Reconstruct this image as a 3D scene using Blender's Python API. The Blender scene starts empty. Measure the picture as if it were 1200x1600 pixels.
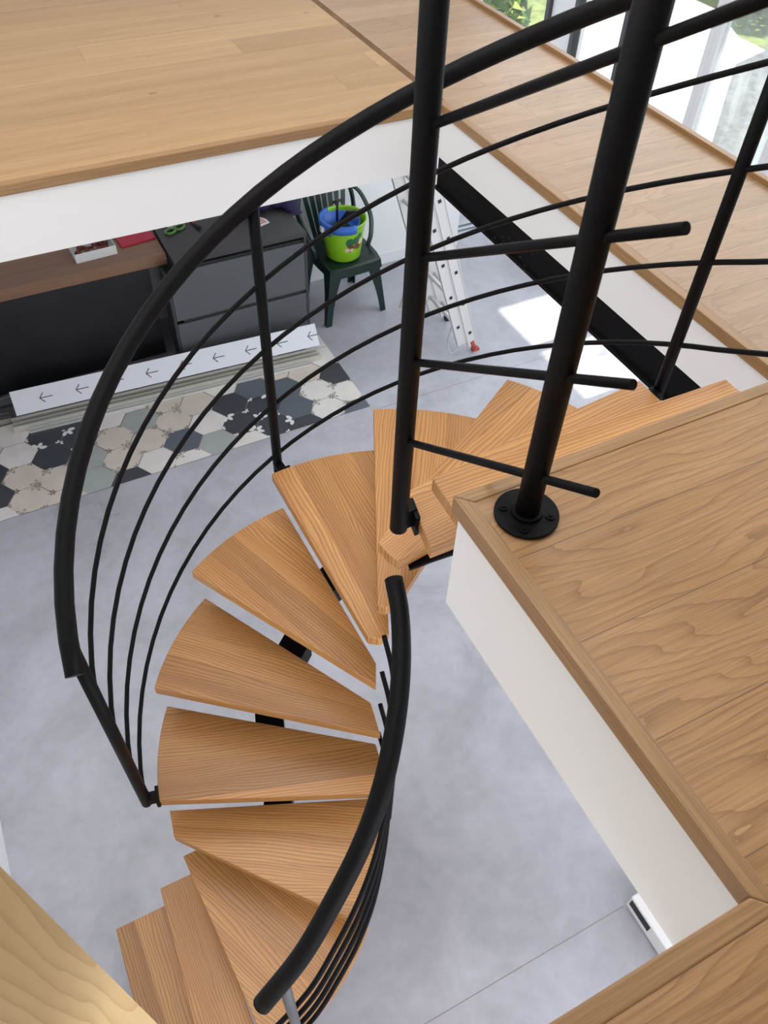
import bpy, bmesh, math, random
from mathutils import Vector, Matrix
random.seed(7)
EZ = 3.641            # eye height above the ground floor
S = bpy.context.scene
COL = S.collection

# ------------------------------------------------------------ camera
yaw, pitch, roll, FPX = math.radians(28.743465), math.radians(48.906076), math.radians(-2.6664784), 1265.804
fw = Vector((math.sin(yaw)*math.cos(pitch), math.cos(yaw)*math.cos(pitch), -math.sin(pitch)))
r0 = Vector((math.cos(yaw), -math.sin(yaw), 0)); d0 = fw.cross(r0)
rt = math.cos(roll)*r0 + math.sin(roll)*d0
dn = -math.sin(roll)*r0 + math.cos(roll)*d0
cd = bpy.data.cameras.new('camera'); cam = bpy.data.objects.new('camera', cd); COL.objects.link(cam)
M = Matrix((rt, -dn, -fw)).transposed().to_4x4(); M.translation = Vector((0, 0, EZ)); cam.matrix_world = M
cd.sensor_fit = 'VERTICAL'; cd.sensor_height = 36; cd.lens = 36*FPX/1600
cd.clip_start = 0.02; cd.clip_end = 200
cd.dof.use_dof = True; cd.dof.focus_distance = 2.3; cd.dof.aperture_fstop = 11
S.camera = cam
# ------------------------------------------------------------ world, sun, lamps, exposure
S.view_settings.view_transform = 'Standard'; S.view_settings.look = 'None'
S.view_settings.gamma = 1; S.view_settings.use_curve_mapping = False
S.view_settings.exposure = 0.0
W = bpy.data.worlds.new('sky'); S.world = W; W.use_nodes = True
bg = W.node_tree.nodes['Background']; bg.inputs[0].default_value = (0.80, 0.88, 1.0, 1); bg.inputs[1].default_value = 1.6
def lamp(name, kind, loc, rot, energy, color=(1, 1, 1), size=None):
    l = bpy.data.lights.new(name, kind); l.energy = energy; l.color = color
    if kind == 'AREA':
        l.shape = 'RECTANGLE'; l.size, l.size_y = size
    if kind == 'SUN': l.angle = math.radians(0.6)
    o = bpy.data.objects.new(name, l); COL.objects.link(o); o.location = loc; o.rotation_euler = rot
    return o
SUN_EL = math.radians(66)
lamp('sun', 'SUN', (9, 3, 12), (0, math.pi/2-SUN_EL, 0), 9.0, (1, 0.96, 0.9))
lamp('overhead_fill', 'AREA', (0.5, 2.1, 5.02), (0, 0, 0), 84, (0.95, 0.97, 1.0), (3.0, 3.4))  # unseen fill lamp overhead, added to stand in for a skylight
lamp('window_daylight', 'AREA', (3.95, 3.2, 3.6), (0, math.radians(80), 0), 56, (0.88, 0.94, 1.0), (2.2, 5.0))
lamp('ground_front_fill', 'AREA', (1.2, -1.9, 1.3), (math.radians(80), 0, 0), 64, (0.92, 0.95, 1.0), (3.4, 1.8))  # added fill lamp for the lower storey; the front wall is closed
lamp('ground_side_daylight', 'AREA', (3.95, 2.3, 1.25), (0, math.radians(88), 0), 36, (0.86, 0.92, 1.0), (1.8, 4.0))

# ------------------------------------------------------------ helpers
def MB(): return bmesh.new()
def link(name, bm, mat, parent=None, smooth=False, kind=None, label=None, cat=None, group=None, uv=None, bevel=None, rec=True):
    if rec: bmesh.ops.recalc_face_normals(bm, faces=bm.faces)
    me = bpy.data.meshes.new(name)
    if uv is not None: box_uv(bm, uv)
    bm.to_mesh(me); bm.free()
    mats = mat if isinstance(mat, (list, tuple)) else [mat]
    for m in mats: me.materials.append(m)
    if smooth:
        for p in me.polygons: p.use_smooth = True
    o = bpy.data.objects.new(name, me); COL.objects.link(o)
    if bevel:
        b = o.modifiers.new('bevel', 'BEVEL'); b.width = bevel; b.segments = 2; b.limit_method = 'ANGLE'; b.angle_limit = math.radians(40)
    if parent is not None: 
        o.parent = parent; o.matrix_parent_inverse = parent.matrix_world.inverted() if False else Matrix.Translation(-parent.location) if parent.type == 'EMPTY' else Matrix()
    if kind: o['kind'] = kind
    if label: o['label'] = label
    if cat: o['category'] = cat
    if group: o['group'] = group
    return o
def thing(name, label, cat, loc=(0, 0, 0), group=None):
    o = bpy.data.objects.new(name, None); COL.objects.link(o); o.location = loc; o.empty_display_size = .1
    o['label'] = label; o['category'] = cat
    if group: o['group'] = group
    return o
def box_uv(bm, uv):
    """uv = (ux, uy, offu, offv): u runs along the grain in metres"""
    ux, uy, ou, ov = uv
    U = Vector((ux, uy, 0)).normalized(); V = Vector((-U.y, U.x, 0))
    lay = bm.loops.layers.uv.new('uv')
    for f in bm.faces:
        n = f.normal
        for l in f.loops:
            c = l.vert.co
            if abs(n.z) > .6: a, b = c.dot(U), c.dot(V)
            elif abs(n.dot(U)) > .7: a, b = c.z*1.0, c.dot(V)
            else: a, b = c.dot(U), c.z + 5
            l[lay].uv = (a+ou, b+ov)
def box(bm, x0, x1, y0, y1, z0, z1, mi=0):
    vs = [bm.verts.new(p) for p in ((x0,y0,z0),(x1,y0,z0),(x1,y1,z0),(x0,y1,z0),(x0,y0,z1),(x1,y0,z1),(x1,y1,z1),(x0,y1,z1))]
    fs = [bm.faces.new([vs[i] for i in q]) for q in ((3,2,1,0),(4,5,6,7),(0,1,5,4),(1,2,6,5),(2,3,7,6),(3,0,4,7))]
    for f in fs: f.material_index = mi
    return vs
def xform(vs, mat):
    for v in vs: v.co = mat @ v.co
def prism(bm, pts, z0, z1, mi=0):
    n = len(pts)
    a = [bm.verts.new((p[0], p[1], z0)) for p in pts]; b = [bm.verts.new((p[0], p[1], z1)) for p in pts]
    fs = [bm.faces.new(a[::-1]), bm.faces.new(b)]
    for i in range(n): fs.append(bm.faces.new((a[i], a[(i+1) % n], b[(i+1) % n], b[i])))
    for f in fs: f.material_index = mi
def tube(bm, pts, r, seg=12, caps=True, flat=None, mi=0):
    """sweep a circle (or an ellipse when flat=(a,b)) along a polyline"""
    pts = [Vector(p) for p in pts]; n = len(pts); rings = []
    t0 = (pts[1]-pts[0]).normalized()
    ref = Vector((0, 0, 1)) if abs(t0.z) < .9 else Vector((1, 0, 0))
    nrm = (ref - t0*ref.dot(t0)).normalized()
    for i in range(n):
        if i == 0: t = t0
        elif i == n-1: t = (pts[-1]-pts[-2]).normalized()
        else: t = ((pts[i+1]-pts[i]).normalized()+(pts[i]-pts[i-1]).normalized()).normalized()
        nrm = (nrm - t*nrm.dot(t)).normalized(); bn = t.cross(nrm)
        rr = r[i] if isinstance(r, (list, tuple)) else r
        ra, rb = (rr, rr) if flat is None else (rr*flat[0], rr*flat[1])
        rings.append([bm.verts.new(pts[i]+nrm*(ra*math.cos(2*math.pi*k/seg))+bn*(rb*math.sin(2*math.pi*k/seg))) for k in range(seg)])
    for i in range(n-1):
        for k in range(seg):
            f = bm.faces.new((rings[i][k], rings[i][(k+1) % seg], rings[i+1][(k+1) % seg], rings[i+1][k])); f.smooth = True; f.material_index = mi
    if caps:
        f = bm.faces.new(rings[0][::-1]); f.material_index = mi
        f = bm.faces.new(rings[-1]); f.material_index = mi
def lathe(bm, prof, c, seg=32, mi=0, close=False):
    rings = []
    for (r, z) in prof:
        rings.append([bm.verts.new((c[0]+r*math.cos(2*math.pi*k/seg), c[1]+r*math.sin(2*math.pi*k/seg), c[2]+z)) for k in range(seg)])
    for i in range(len(prof)-1):
        for k in range(seg):
            f = bm.faces.new((rings[i][k], rings[i][(k+1) % seg], rings[i+1][(k+1) % seg], rings[i+1][k])); f.smooth = True; f.material_index = mi
    if prof[0][0] > 1e-4: bm.faces.new(rings[0][::-1]).material_index = mi
    if close: bm.faces.new(rings[-1]).material_index = mi
def spline(pts, n=8):
    P = [Vector(p) for p in pts]; P = [2*P[0]-P[1]]+P+[2*P[-1]-P[-2]]; out = []
    for i in range(1, len(P)-2):
        for k in range(n):
            t = k/n; a, b, c, d = P[i-1], P[i], P[i+1], P[i+2]
            out.append(0.5*((2*b)+(c-a)*t+(2*a-5*b+4*c-d)*t*t+(3*b-a-3*c+d)*t**3))
    out.append(P[-2]); return out

# ------------------------------------------------------------ materials
def new_mat(name, color=(.8,.8,.8), rough=.5, metal=0, spec=.5, coat=0):
    m = bpy.data.materials.new(name); m.use_nodes = True; b = m.node_tree.nodes['Principled BSDF']
    b.inputs['Base Color'].default_value = (*color, 1); b.inputs['Roughness'].default_value = rough
    b.inputs['Metallic'].default_value = metal; b.inputs['Specular IOR Level'].default_value = spec
    b.inputs['Coat Weight'].default_value = coat
    return m
class NT:
    def __init__(s, m): s.t = m.node_tree; s.b = m.node_tree.nodes['Principled BSDF']
    def n(s, typ, **kw):
        x = s.t.nodes.new(typ)
        for k, v in kw.items(): setattr(x, k, v)
        return x
    def l(s, a, b): s.t.links.new(a, b)
    def math(s, op, a, b=None, c=None):
        x = s.n('ShaderNodeMath', operation=op)
        for i, v in enumerate((a, b, c)):
            if v is None: continue
            if isinstance(v, (int, float)): x.inputs[i].default_value = v
            else: s.l(v, x.inputs[i])
        return x.outputs[0]
    def comb(s, x, y, z):
        c = s.n('ShaderNodeCombineXYZ')
        for i, v in enumerate((x, y, z)):
            if isinstance(v, (int, float)): c.inputs[i].default_value = v
            else: s.l(v, c.inputs[i])
        return c.outputs[0]
    def noise(s, vec, scale=1, detail=3, rough=.5, dist=0):
        x = s.n('ShaderNodeTexNoise'); s.l(vec, x.inputs['Vector']); x.inputs['Scale'].default_value = scale
        x.inputs['Detail'].default_value = detail; x.inputs['Roughness'].default_value = rough; x.inputs['Distortion'].default_value = dist
        return x.outputs['Fac']
    def ramp(s, fac, stops):
        r = s.n('ShaderNodeValToRGB'); s.l(fac, r.inputs[0]); e = r.color_ramp.elements
        e[0].position, e[0].color = stops[0][0], (*stops[0][1], 1); e[1].position, e[1].color = stops[-1][0], (*stops[-1][1], 1)
        for p, c in stops[1:-1]:
            k = e.new(p); k.color = (*c, 1)
        return r.outputs[0]
    def mix(s, fac, a, b, mode='MIX'):
        x = s.n('ShaderNodeMix', data_type='RGBA', blend_type=mode)
        if isinstance(fac, (int, float)): x.inputs[0].default_value = fac
        else: s.l(fac, x.inputs[0])
        for i, v in ((6, a), (7, b)):
            if isinstance(v, tuple): x.inputs[i].default_value = (*v, 1)
            else: s.l(v, x.inputs[i])
        return x.outputs[2]
def wood(name, light, mid, dark, w=.182, voff=0., L=1.9, seam=.0009, ring=1.0, fiber=1.0, tone=.5, rough=.36, knots=False, rowseed=0.0, sharp=.5, warpk=15.0, freq=26.0, pw=3.0):
    m = new_mat(name, mid, rough); t = NT(m)
    uv = t.n('ShaderNodeUVMap'); uv.uv_map = 'uv'
    sp = t.n('ShaderNodeSeparateXYZ'); t.l(uv.outputs[0], sp.inputs[0]); u, v = sp.outputs[0], sp.outputs[1]
    vv = t.math('DIVIDE', t.math('SUBTRACT', v, voff), w)
    row = t.math('FLOOR', vv)
    wn = t.n('ShaderNodeTexWhiteNoise', noise_dimensions='1D'); t.l(t.math('ADD', row, rowseed), wn.inputs['W'])
    uu = t.math('ADD', t.math('DIVIDE', u, L), t.math('MULTIPLY', wn.outputs['Value'], 7.31))
    seg = t.math('FLOOR', uu)
    wn2 = t.n('ShaderNodeTexWhiteNoise', noise_dimensions='2D'); t.l(t.comb(row, seg, 0), wn2.inputs['Vector'])
    rnd = wn2.outputs['Value']
    z = t.math('MULTIPLY', rnd, 37.0)
    # cathedral rings: a warped height field cut by many thin contour lines
    big = t.noise(t.comb(t.math('MULTIPLY', u, 1.5), t.math('MULTIPLY', v, 7.0), z), 1.0, 2.0, .45)
    warp = t.noise(t.comb(t.math('MULTIPLY', u, 5.0), t.math('MULTIPLY', v, 30.0), z), 1.0, 2.0, .5)
    hf = t.math('ADD', t.math('MULTIPLY', big, warpk), t.math('ADD', t.math('MULTIPLY', v, freq), t.math('MULTIPLY', warp, 1.1)))
    saw = t.math('FRACT', hf)
    rg = t.math('POWER', saw, pw)
    fib = t.noise(t.comb(t.math('MULTIPLY', u, 7.0), t.math('MULTIPLY', v, 330.0), z), 1.0, 3.0, .6)
    soft = t.noise(t.comb(t.math('MULTIPLY', u, .9), t.math('MULTIPLY', v, 16.0), z), 1.0, 2.0, .5)
    base = t.ramp(soft, [(.3, mid), (.7, light)])
    c1 = t.mix(t.math('MULTIPLY', rg, sharp*ring), base, dark)
    fr = t.ramp(fib, [(.32, (.0, .0, .0)), (.62, (1., 1., 1.))])
    c2 = t.mix(t.math('MULTIPLY', t.math('SUBTRACT', 1.0, fr), .26*fiber), c1, dark)
    tn = t.math('ADD', 1-tone*.28, t.math('MULTIPLY', rnd, tone*.5))
    tc = t.comb(tn, t.math('POWER', tn, 1.12), t.math('POWER', tn, 1.3))
    c3 = t.mix(1.0, c2, tc, 'MULTIPLY')
    fv = t.math('FRACT', vv); d = t.math('MULTIPLY', t.math('MINIMUM', fv, t.math('SUBTRACT', 1.0, fv)), w)
    fu = t.math('FRACT', uu); d2 = t.math('MULTIPLY', t.math('MINIMUM', fu, t.math('SUBTRACT', 1.0, fu)), L)
    dd = t.math('MINIMUM', d, d2)
    sm = t.math('LESS_THAN', dd, seam)
    c4 = t.mix(t.math('MULTIPLY', sm, .6), c3, tuple(x*.25 for x in dark))
    if knots:
        vo = t.n('ShaderNodeTexVoronoi'); t.l(t.comb(t.math('MULTIPLY', u, 2.2), t.math('MULTIPLY', v, 5.5), 0), vo.inputs['Vector']); vo.inputs['Scale'].default_value = 1
        k = t.math('LESS_THAN', vo.outputs['Distance'], .05)
        c4 = t.mix(t.math('MULTIPLY', k, .6), c4, (.10, .05, .025))
    t.l(c4, t.b.inputs['Base Color'])
    bp_ = t.n('ShaderNodeBump'); bp_.inputs['Strength'].default_value = .12; bp_.inputs['Distance'].default_value = .002
    t.l(t.math('SUBTRACT', fib, t.math('MULTIPLY', sm, 2.0)), bp_.inputs['Height']); t.l(bp_.outputs[0], t.b.inputs['Normal'])
    return m
OAK = wood('oak_planks', (.47, .265, .115), (.385, .205, .080), (.14, .056, .018), w=.182, voff=.09, L=3.1, ring=.85, tone=.2, warpk=12, freq=38, pw=5, fiber=1.5, sharp=.6)
OAK_FAR = wood('oak_planks_far', (.50, .31, .150), (.42, .245, .108), (.22, .11, .042), w=.182, voff=3.09-17*.182, L=2.1, ring=.35, fiber=1.1, tone=.4, knots=True, warpk=7, freq=40, pw=4)
OAK_LAND = wood('oak_planks_landing', (.45, .285, .160), (.38, .23, .122), (.17, .088, .042), w=.182, voff=3.09-17*.182, L=2.9, ring=.75, fiber=1.3, tone=.25, warpk=15, freq=34, pw=5)
OAK_TRIM = wood('oak_trim', (.42, .24, .102), (.33, .178, .070), (.14, .062, .022), w=3.0, voff=-1.37, L=50, ring=.6, fiber=1.7, tone=.1, warpk=3, freq=70)
PINE_TREAD = wood('tread_wood', (.60, .305, .100), (.47, .215, .065), (.19, .060, .015), w=.105, L=30, seam=.0002, ring=1.15, fiber=.8, tone=1.0, rough=.34, sharp=.62, warpk=8, freq=95, pw=2.6)
PINE = wood('pine_board', (.76, .54, .26), (.72, .49, .22), (.50, .25, .085), w=1.0, voff=-.5, L=30, seam=0, ring=1.0, fiber=.1, tone=.1, rough=.6, warpk=5, freq=34, pw=3)
WALNUT = wood('brown_worktop', (.36, .20, .12), (.27, .145, .085), (.12, .06, .034), w=.11, L=1.5, seam=0, ring=.6, tone=.5, rough=.4, warpk=4, freq=50)
BLACK = new_mat('black_painted_steel', (.0045, .004, .0045), .50, 0, .12)
BLACK2 = new_mat('black_beam_steel', (.004, .0035, .004), .55, 0, .12)
GREY_STEEL = new_mat('grey_steel_tube', (.10, .10, .11), .45)
WHITE = new_mat('white_paint', (.87, .845, .82), .6)
WALLW = new_mat('white_wall_paint', (.84, .84, .85), .7)
def concrete():
    m = new_mat('polished_concrete', (.5,.5,.52), .3); t = NT(m)
    tc = t.n('ShaderNodeTexCoord'); o = tc.outputs['Object']
    a = t.noise(o, 1.6, 5, .62, .6); b = t.noise(o, 14, 4, .65, .3)
    s = t.math('ADD', t.math('MULTIPLY', a, .72), t.math('MULTIPLY', b, .28))
    c = t.ramp(s, [(.32, (.345, .345, .375)), (.5, (.445, .44, .48)), (.68, (.535, .535, .585))])
    v = t.n('ShaderNodeTexVoronoi'); t.l(o, v.inputs['Vector']); v.inputs['Scale'].default_value = 9
    n2 = t.noise(o, 3.1, 2); k = t.math('MULTIPLY', t.math('LESS_THAN', v.outputs['Distance'], .035), t.math('GREATER_THAN', n2, .53))
    c2 = t.mix(t.math('MULTIPLY', k, .45), c, (.22, .15, .12))
    t.l(c2, t.b.inputs['Base Color'])
    rr = t.n('ShaderNodeMapRange'); t.l(a, rr.inputs[0]); rr.inputs[3].default_value = .20; rr.inputs[4].default_value = .42
    t.l(rr.outputs[0], t.b.inputs['Roughness'])
    return m
CONC = concrete()
def glass(name, dirt=0.):
    m = bpy.data.materials.new(name); m.use_nodes = True; nt = m.node_tree; nt.nodes.clear()
    out = nt.nodes.new('ShaderNodeOutputMaterial'); tr = nt.nodes.new('ShaderNodeBsdfTransparent'); gl = nt.nodes.new('ShaderNodeBsdfGlossy')
    gl.inputs['Roughness'].default_value = .03; mx = nt.nodes.new('ShaderNodeMixShader'); mx.inputs[0].default_value = .07
    nt.links.new(tr.outputs[0], mx.inputs[1]); nt.links.new(gl.outputs[0], mx.inputs[2]); last = mx.outputs[0]
    if dirt:
        tc = nt.nodes.new('ShaderNodeTexCoord'); mp = nt.nodes.new('ShaderNodeMapping'); mp.inputs['Scale'].default_value = (6, 9, 1.3)
        nt.links.new(tc.outputs['Object'], mp.inputs[0]); no = nt.nodes.new('ShaderNodeTexNoise'); no.inputs['Scale'].default_value = 1.4; no.inputs['Detail'].default_value = 8
        nt.links.new(mp.outputs[0], no.inputs['Vector']); rp = nt.nodes.new('ShaderNodeMapRange'); rp.inputs[1].default_value = .45; rp.inputs[2].default_value = .7; rp.inputs[3].default_value = .12; rp.inputs[4].default_value = dirt
        nt.links.new(no.outputs['Fac'], rp.inputs[0])
        df = nt.nodes.new('ShaderNodeBsdfTranslucent'); df.inputs[0].default_value = (.8, .86, .86, 1)
        d2 = nt.nodes.new('ShaderNodeBsdfDiffuse'); d2.inputs[0].default_value = (.7, .75, .76, 1)
        ad = nt.nodes.new('ShaderNodeMixShader'); nt.links.new(df.outputs[0], ad.inputs[1]); nt.links.new(d2.outputs[0], ad.inputs[2])
        m2 = nt.nodes.new('ShaderNodeMixShader'); nt.links.new(rp.outputs[0], m2.inputs[0]); nt.links.new(last, m2.inputs[1]); nt.links.new(ad.outputs[0], m2.inputs[2]); last = m2.outputs[0]
    nt.links.new(last, out.inputs[0]); return m
GLASS = glass('window_glass'); GLASS_DIRTY = glass('dusty_window_glass', .5)

t_ = NT(BLACK2); tc = t_.n('ShaderNodeTexCoord'); v_ = t_.n('ShaderNodeTexVoronoi'); t_.l(tc.outputs['Object'], v_.inputs['Vector']); v_.inputs['Scale'].default_value = 38
k_ = t_.math('MULTIPLY', t_.math('LESS_THAN', v_.outputs['Distance'], .13), t_.math('GREATER_THAN', t_.noise(tc.outputs['Object'], 3.2, 2), .56))
t_.l(t_.mix(t_.math('MULTIPLY', k_, .5), (.004, .0035, .004), (.25, .22, .20)), t_.b.inputs['Base Color'])
# ------------------------------------------------------------ structure
ZN, ZF = EZ-1.08, EZ-1.42     # near upper floor, far upper floor (two steps lower)
XW = 4.1
bm = MB(); box(bm, -.9, XW+.1, -2.1, 6.7, -.12, 0)
link('floor_ground', bm, CONC, kind='structure')
bm = MB(); 
for y in (.381, 3.62): box(bm, .15 if y < 1 else 1.9, 1.45 if y < 1 else XW, y-.0015, y+.0015, -.001, .0006)
link('trim_1', bm, new_mat('floor_joint', (.30, .25, .22), .7), kind='structure')
# near upper floor: L-shaped platform
FX, FY, FB = .582, .807, .050
bm = MB()
prism(bm, [(FX+.012, FB-.012), (FX+.012, FY-.012), (XW, FY-.012), (XW, -2.1), (-.9, -2.1), (-.9, FB-.012)], ZN-.325, ZN-.040)
link('floor_near_slab', bm, WHITE, kind='structure')
bm = MB()
TW = .029
prism(bm, [(FX+TW, FB-TW), (FX+TW, FY-TW), (XW, FY-TW), (XW, -2.1), (-.9, -2.1), (-.9, FB-TW)], ZN-.040, ZN-.0015)
link('floor_near_planks', bm, OAK, kind='structure', uv=(1, 0, .3, 0))
def trim(name, a, b, ins, z, h, along, bev=.003):
    """an edge board: outer line a-b, inner line offset by ins, mitred"""
    bm = MB(); prism(bm, [a[0], b[0], b[1], a[1]], z-h, z)
    link(name, bm, OAK_TRIM, kind='structure', uv=(*along, random.random()*5, random.random()*.3), bevel=bev)
trim('trim_2', ((FX, FY), (FX+TW, FY-TW)), ((XW, FY), (XW, FY-TW)), 0, ZN+.001, .042, (1, 0))
trim('trim_3', ((FX, FB), (FX+TW, FB-TW)), ((FX, FY), (FX+TW, FY-TW)), 0, ZN+.001, .042, (0, 1))
trim('trim_4', ((-.9, FB), (-.9, FB-TW)), ((FX, FB), (FX+TW, FB-TW)), 0, ZN+.001, .042, (1, 0))
# far upper floor
YF, XL, XR = 3.0, 1.825, 2.62
bm = MB(); prism(bm, [(XL+.01, FY-.005), (XR-.01, FY-.005), (XR-.01, 6.7), (XL+.01, 6.7)], ZF-.225, ZF-.036)
link('floor_landing_slab', bm, WHITE, kind='structure')
bm = MB(); box(bm, -.9, XL+.01, YF+.01, 6.7, ZF-.285, ZF-.036)
link('floor_far_slab', bm, WHITE, kind='structure')
bm = MB(); prism(bm, [(-.9, YF+.035), (XL, YF+.035), (XL, 6.7), (-.9, 6.7)], ZF-.036, ZF-.001)
link('floor_far_planks', bm, OAK_FAR, kind='structure', uv=(1, 0, .2, 0))
bm = MB(); prism(bm, [(XL+.035, FY-.005), (XR-.03, FY-.005), (XR-.03, 6.7), (XL+.035, 6.7)], ZF-.036, ZF-.001)
link('floor_landing_planks', bm, OAK_LAND, kind='structure', uv=(1, 0, .7, 0))
trim('trim_5', ((-.9, YF), (-.9, YF+.035)), ((XL, YF), (XL+.035, YF+.035)), 0, ZF, .040, (1, 0))
trim('trim_6', ((XL, FY), (XL+.035, FY)), ((XL, YF), (XL+.035, YF+.035)), 0, ZF, .040, (0, 1))
bm = MB(); box(bm, XR-.03, XR, FY, 6.7, ZF-.04, ZF+.018); link('trim_7', bm, OAK_TRIM, kind='structure', uv=(0, 1, 0, 0), bevel=.002)
# black steel beam under the landing edge
t = thing('steel_beam', 'black painted steel beam under the edge of the far wooden landing', 'beam', (XL+.03, 1.9, ZF-.36))
bm = MB(); box(bm, XL+.012, XL+.03, FY+.03, YF-.0, ZF-.355, ZF-.225); link('web', bm, BLACK2, t)
bm = MB(); box(bm, XL-.0, XL+.14, FY+.03, YF-.0, ZF-.367, ZF-.352); link('flange', bm, BLACK2, t)
# walls
bm = MB(); box(bm, -.9, -.82, -2.1, 5.3, 0, ZF-.24); link('wall_left', bm, WALLW, kind='structure')
bm = MB(); box(bm, -.9, 3.42, 5.19, 5.27, 0, ZF-.23); link('wall_back_ground', bm, WALLW, kind='structure')
bm = MB(); box(bm, -.9, XW, 6.6, 6.7, ZF-.2, 5.1); box(bm, 3.42, XW, 6.6, 6.7, 0, ZF); link('wall_back', bm, WALLW, kind='structure')
bm = MB(); box(bm, -.95, -.9, -2.1, 6.7, ZF-.2, 5.1); link('wall_left_upper', bm, WALLW, kind='structure')
bm = MB(); box(bm, -.9, XW, -2.2, -2.1, 0, 5.1); link('wall_front', bm, WALLW, kind='structure')
bm = MB(); box(bm, 1.86, 3.42, 5.176, 5.19, 0, .10); link('baseboard_back', bm, new_mat('baseboard_white', (.82,.82,.83), .4), kind='structure', bevel=.003)
bm = MB()
box(bm, -1.1, XW+1.42, 3.07, 4.25, 5.1, 5.25); box(bm, -1.1, XW+2.5, -2.3, 3.07, 5.1, 5.25); box(bm, -1.1, XW+2.5, 4.25, 6.8, 5.1, 5.25); link('ceiling_and_sun_overhang', bm, WALLW, kind='structure')  # stepped eaves beyond the windows, added to cut the sun to one patch
bm = MB()
for k in range(3): box(bm, 3.44, 4.0, 5.30+.06*k, 5.335+.06*k, 0, .012+.004*k)
link('trim_8', bm, new_mat('sliding_track', (.45,.47,.5), .35, .6), kind='structure')
# right wall with glazing
FRD = new_mat('dark_window_frame', (.045, .045, .05), .4); FRW = new_mat('white_window_frame', (.78, .78, .80), .35)
bm = MB()
box(bm, XW, XW+.1, -2.1, -.4, 0, 5.1); box(bm, XW, XW+.1, -.4, 6.7, 4.9, 5.1)
box(bm, XW, XW+.1, 5.02, 5.30, 0, 4.9)
box(bm, XW, XW+.1, 4.32, 4.46, 0, 4.9)
box(bm, XW, XW+.1, -.4, 3.07, 0, 1.2)
link('wall_right', bm, WALLW, kind='structure')
def window(i, y0, y1, z0, z1, fr, gl, rails=()):
    root = None
    bm = MB(); a = .045
    box(bm, XW-.03, XW+.03, y0, y0+a, z0, z1); box(bm, XW-.03, XW+.03, y1-a, y1, z0, z1)
    box(bm, XW-.03, XW+.03, y0+a, y1-a, z0, z0+a); box(bm, XW-.03, XW+.03, y0+a, y1-a, z1-a, z1)
    for y in rails: box(bm, XW-.03, XW+.03, y-.02, y+.02, z0+a, z1-a)
    o = link('window_%d' % i, bm, fr, kind='structure', bevel=.004)
    bm = MB(); box(bm, XW-.004, XW+.004, y0+a, y1-a, z0+a, z1-a)
    link('pane', bm, gl, o)
window(1, 5.30, 6.6, 0.02, 4.9, FRD, GLASS)
window(2, 4.46, 5.02, 0.02, 4.9, FRD, GLASS)
window(3, 3.72, 4.32, 0.02, 4.9, FRW, GLASS)
window(4, 3.07, 3.72, 0.02, 4.9, FRW, GLASS_DIRTY)
window(5, -.4, 3.07, 1.2, 4.9, FRW, GLASS_DIRTY, rails=(1.6,))
# outside
bm = MB(); prism(bm, [(XW+.1, -6), (9.3, -6), (9.3, 8.1), (9.75, 9.0), (9.6, 12.1), (4.2, 5.36)], -.3, -.05); link('floor_terrace', bm, new_mat('pale_terrace', (.75, .74, .72), .8), kind='structure')
m = new_mat('view_dimming_ground', (.3, .3, .3), .9); t_ = NT(m); tc = t_.n('ShaderNodeTexCoord')
t_.l(t_.ramp(t_.noise(tc.outputs['Object'], 9, 6, .8), [(.35, (.06,.065,.07)), (.65, (.20,.205,.21))]), t_.b.inputs['Base Color'])
bm = MB(); prism(bm, [(XW+.4, -6), (9.28, -6), (9.28, 7.6), (8.6, 7.4), (XW+.4, 3.8)], -.06, -.04); link('floor_view_dimmer', bm, m, kind='structure')  # dark ground wedge added to dim the view through the dusty panes
bm = MB(); box(bm, XW+.1, 30, -12, 30, -.5, -.31); 
m = new_mat('lawn', (.16,.22,.06), .9); t_ = NT(m); tc = t_.n('ShaderNodeTexCoord')
t_.l(t_.ramp(t_.noise(tc.outputs['Object'], 5, 5, .7), [(.3, (.06,.10,.02)), (.7, (.30,.36,.10))]), t_.b.inputs['Base Color'])
link('lawn', bm, m, kind='structure')

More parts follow.
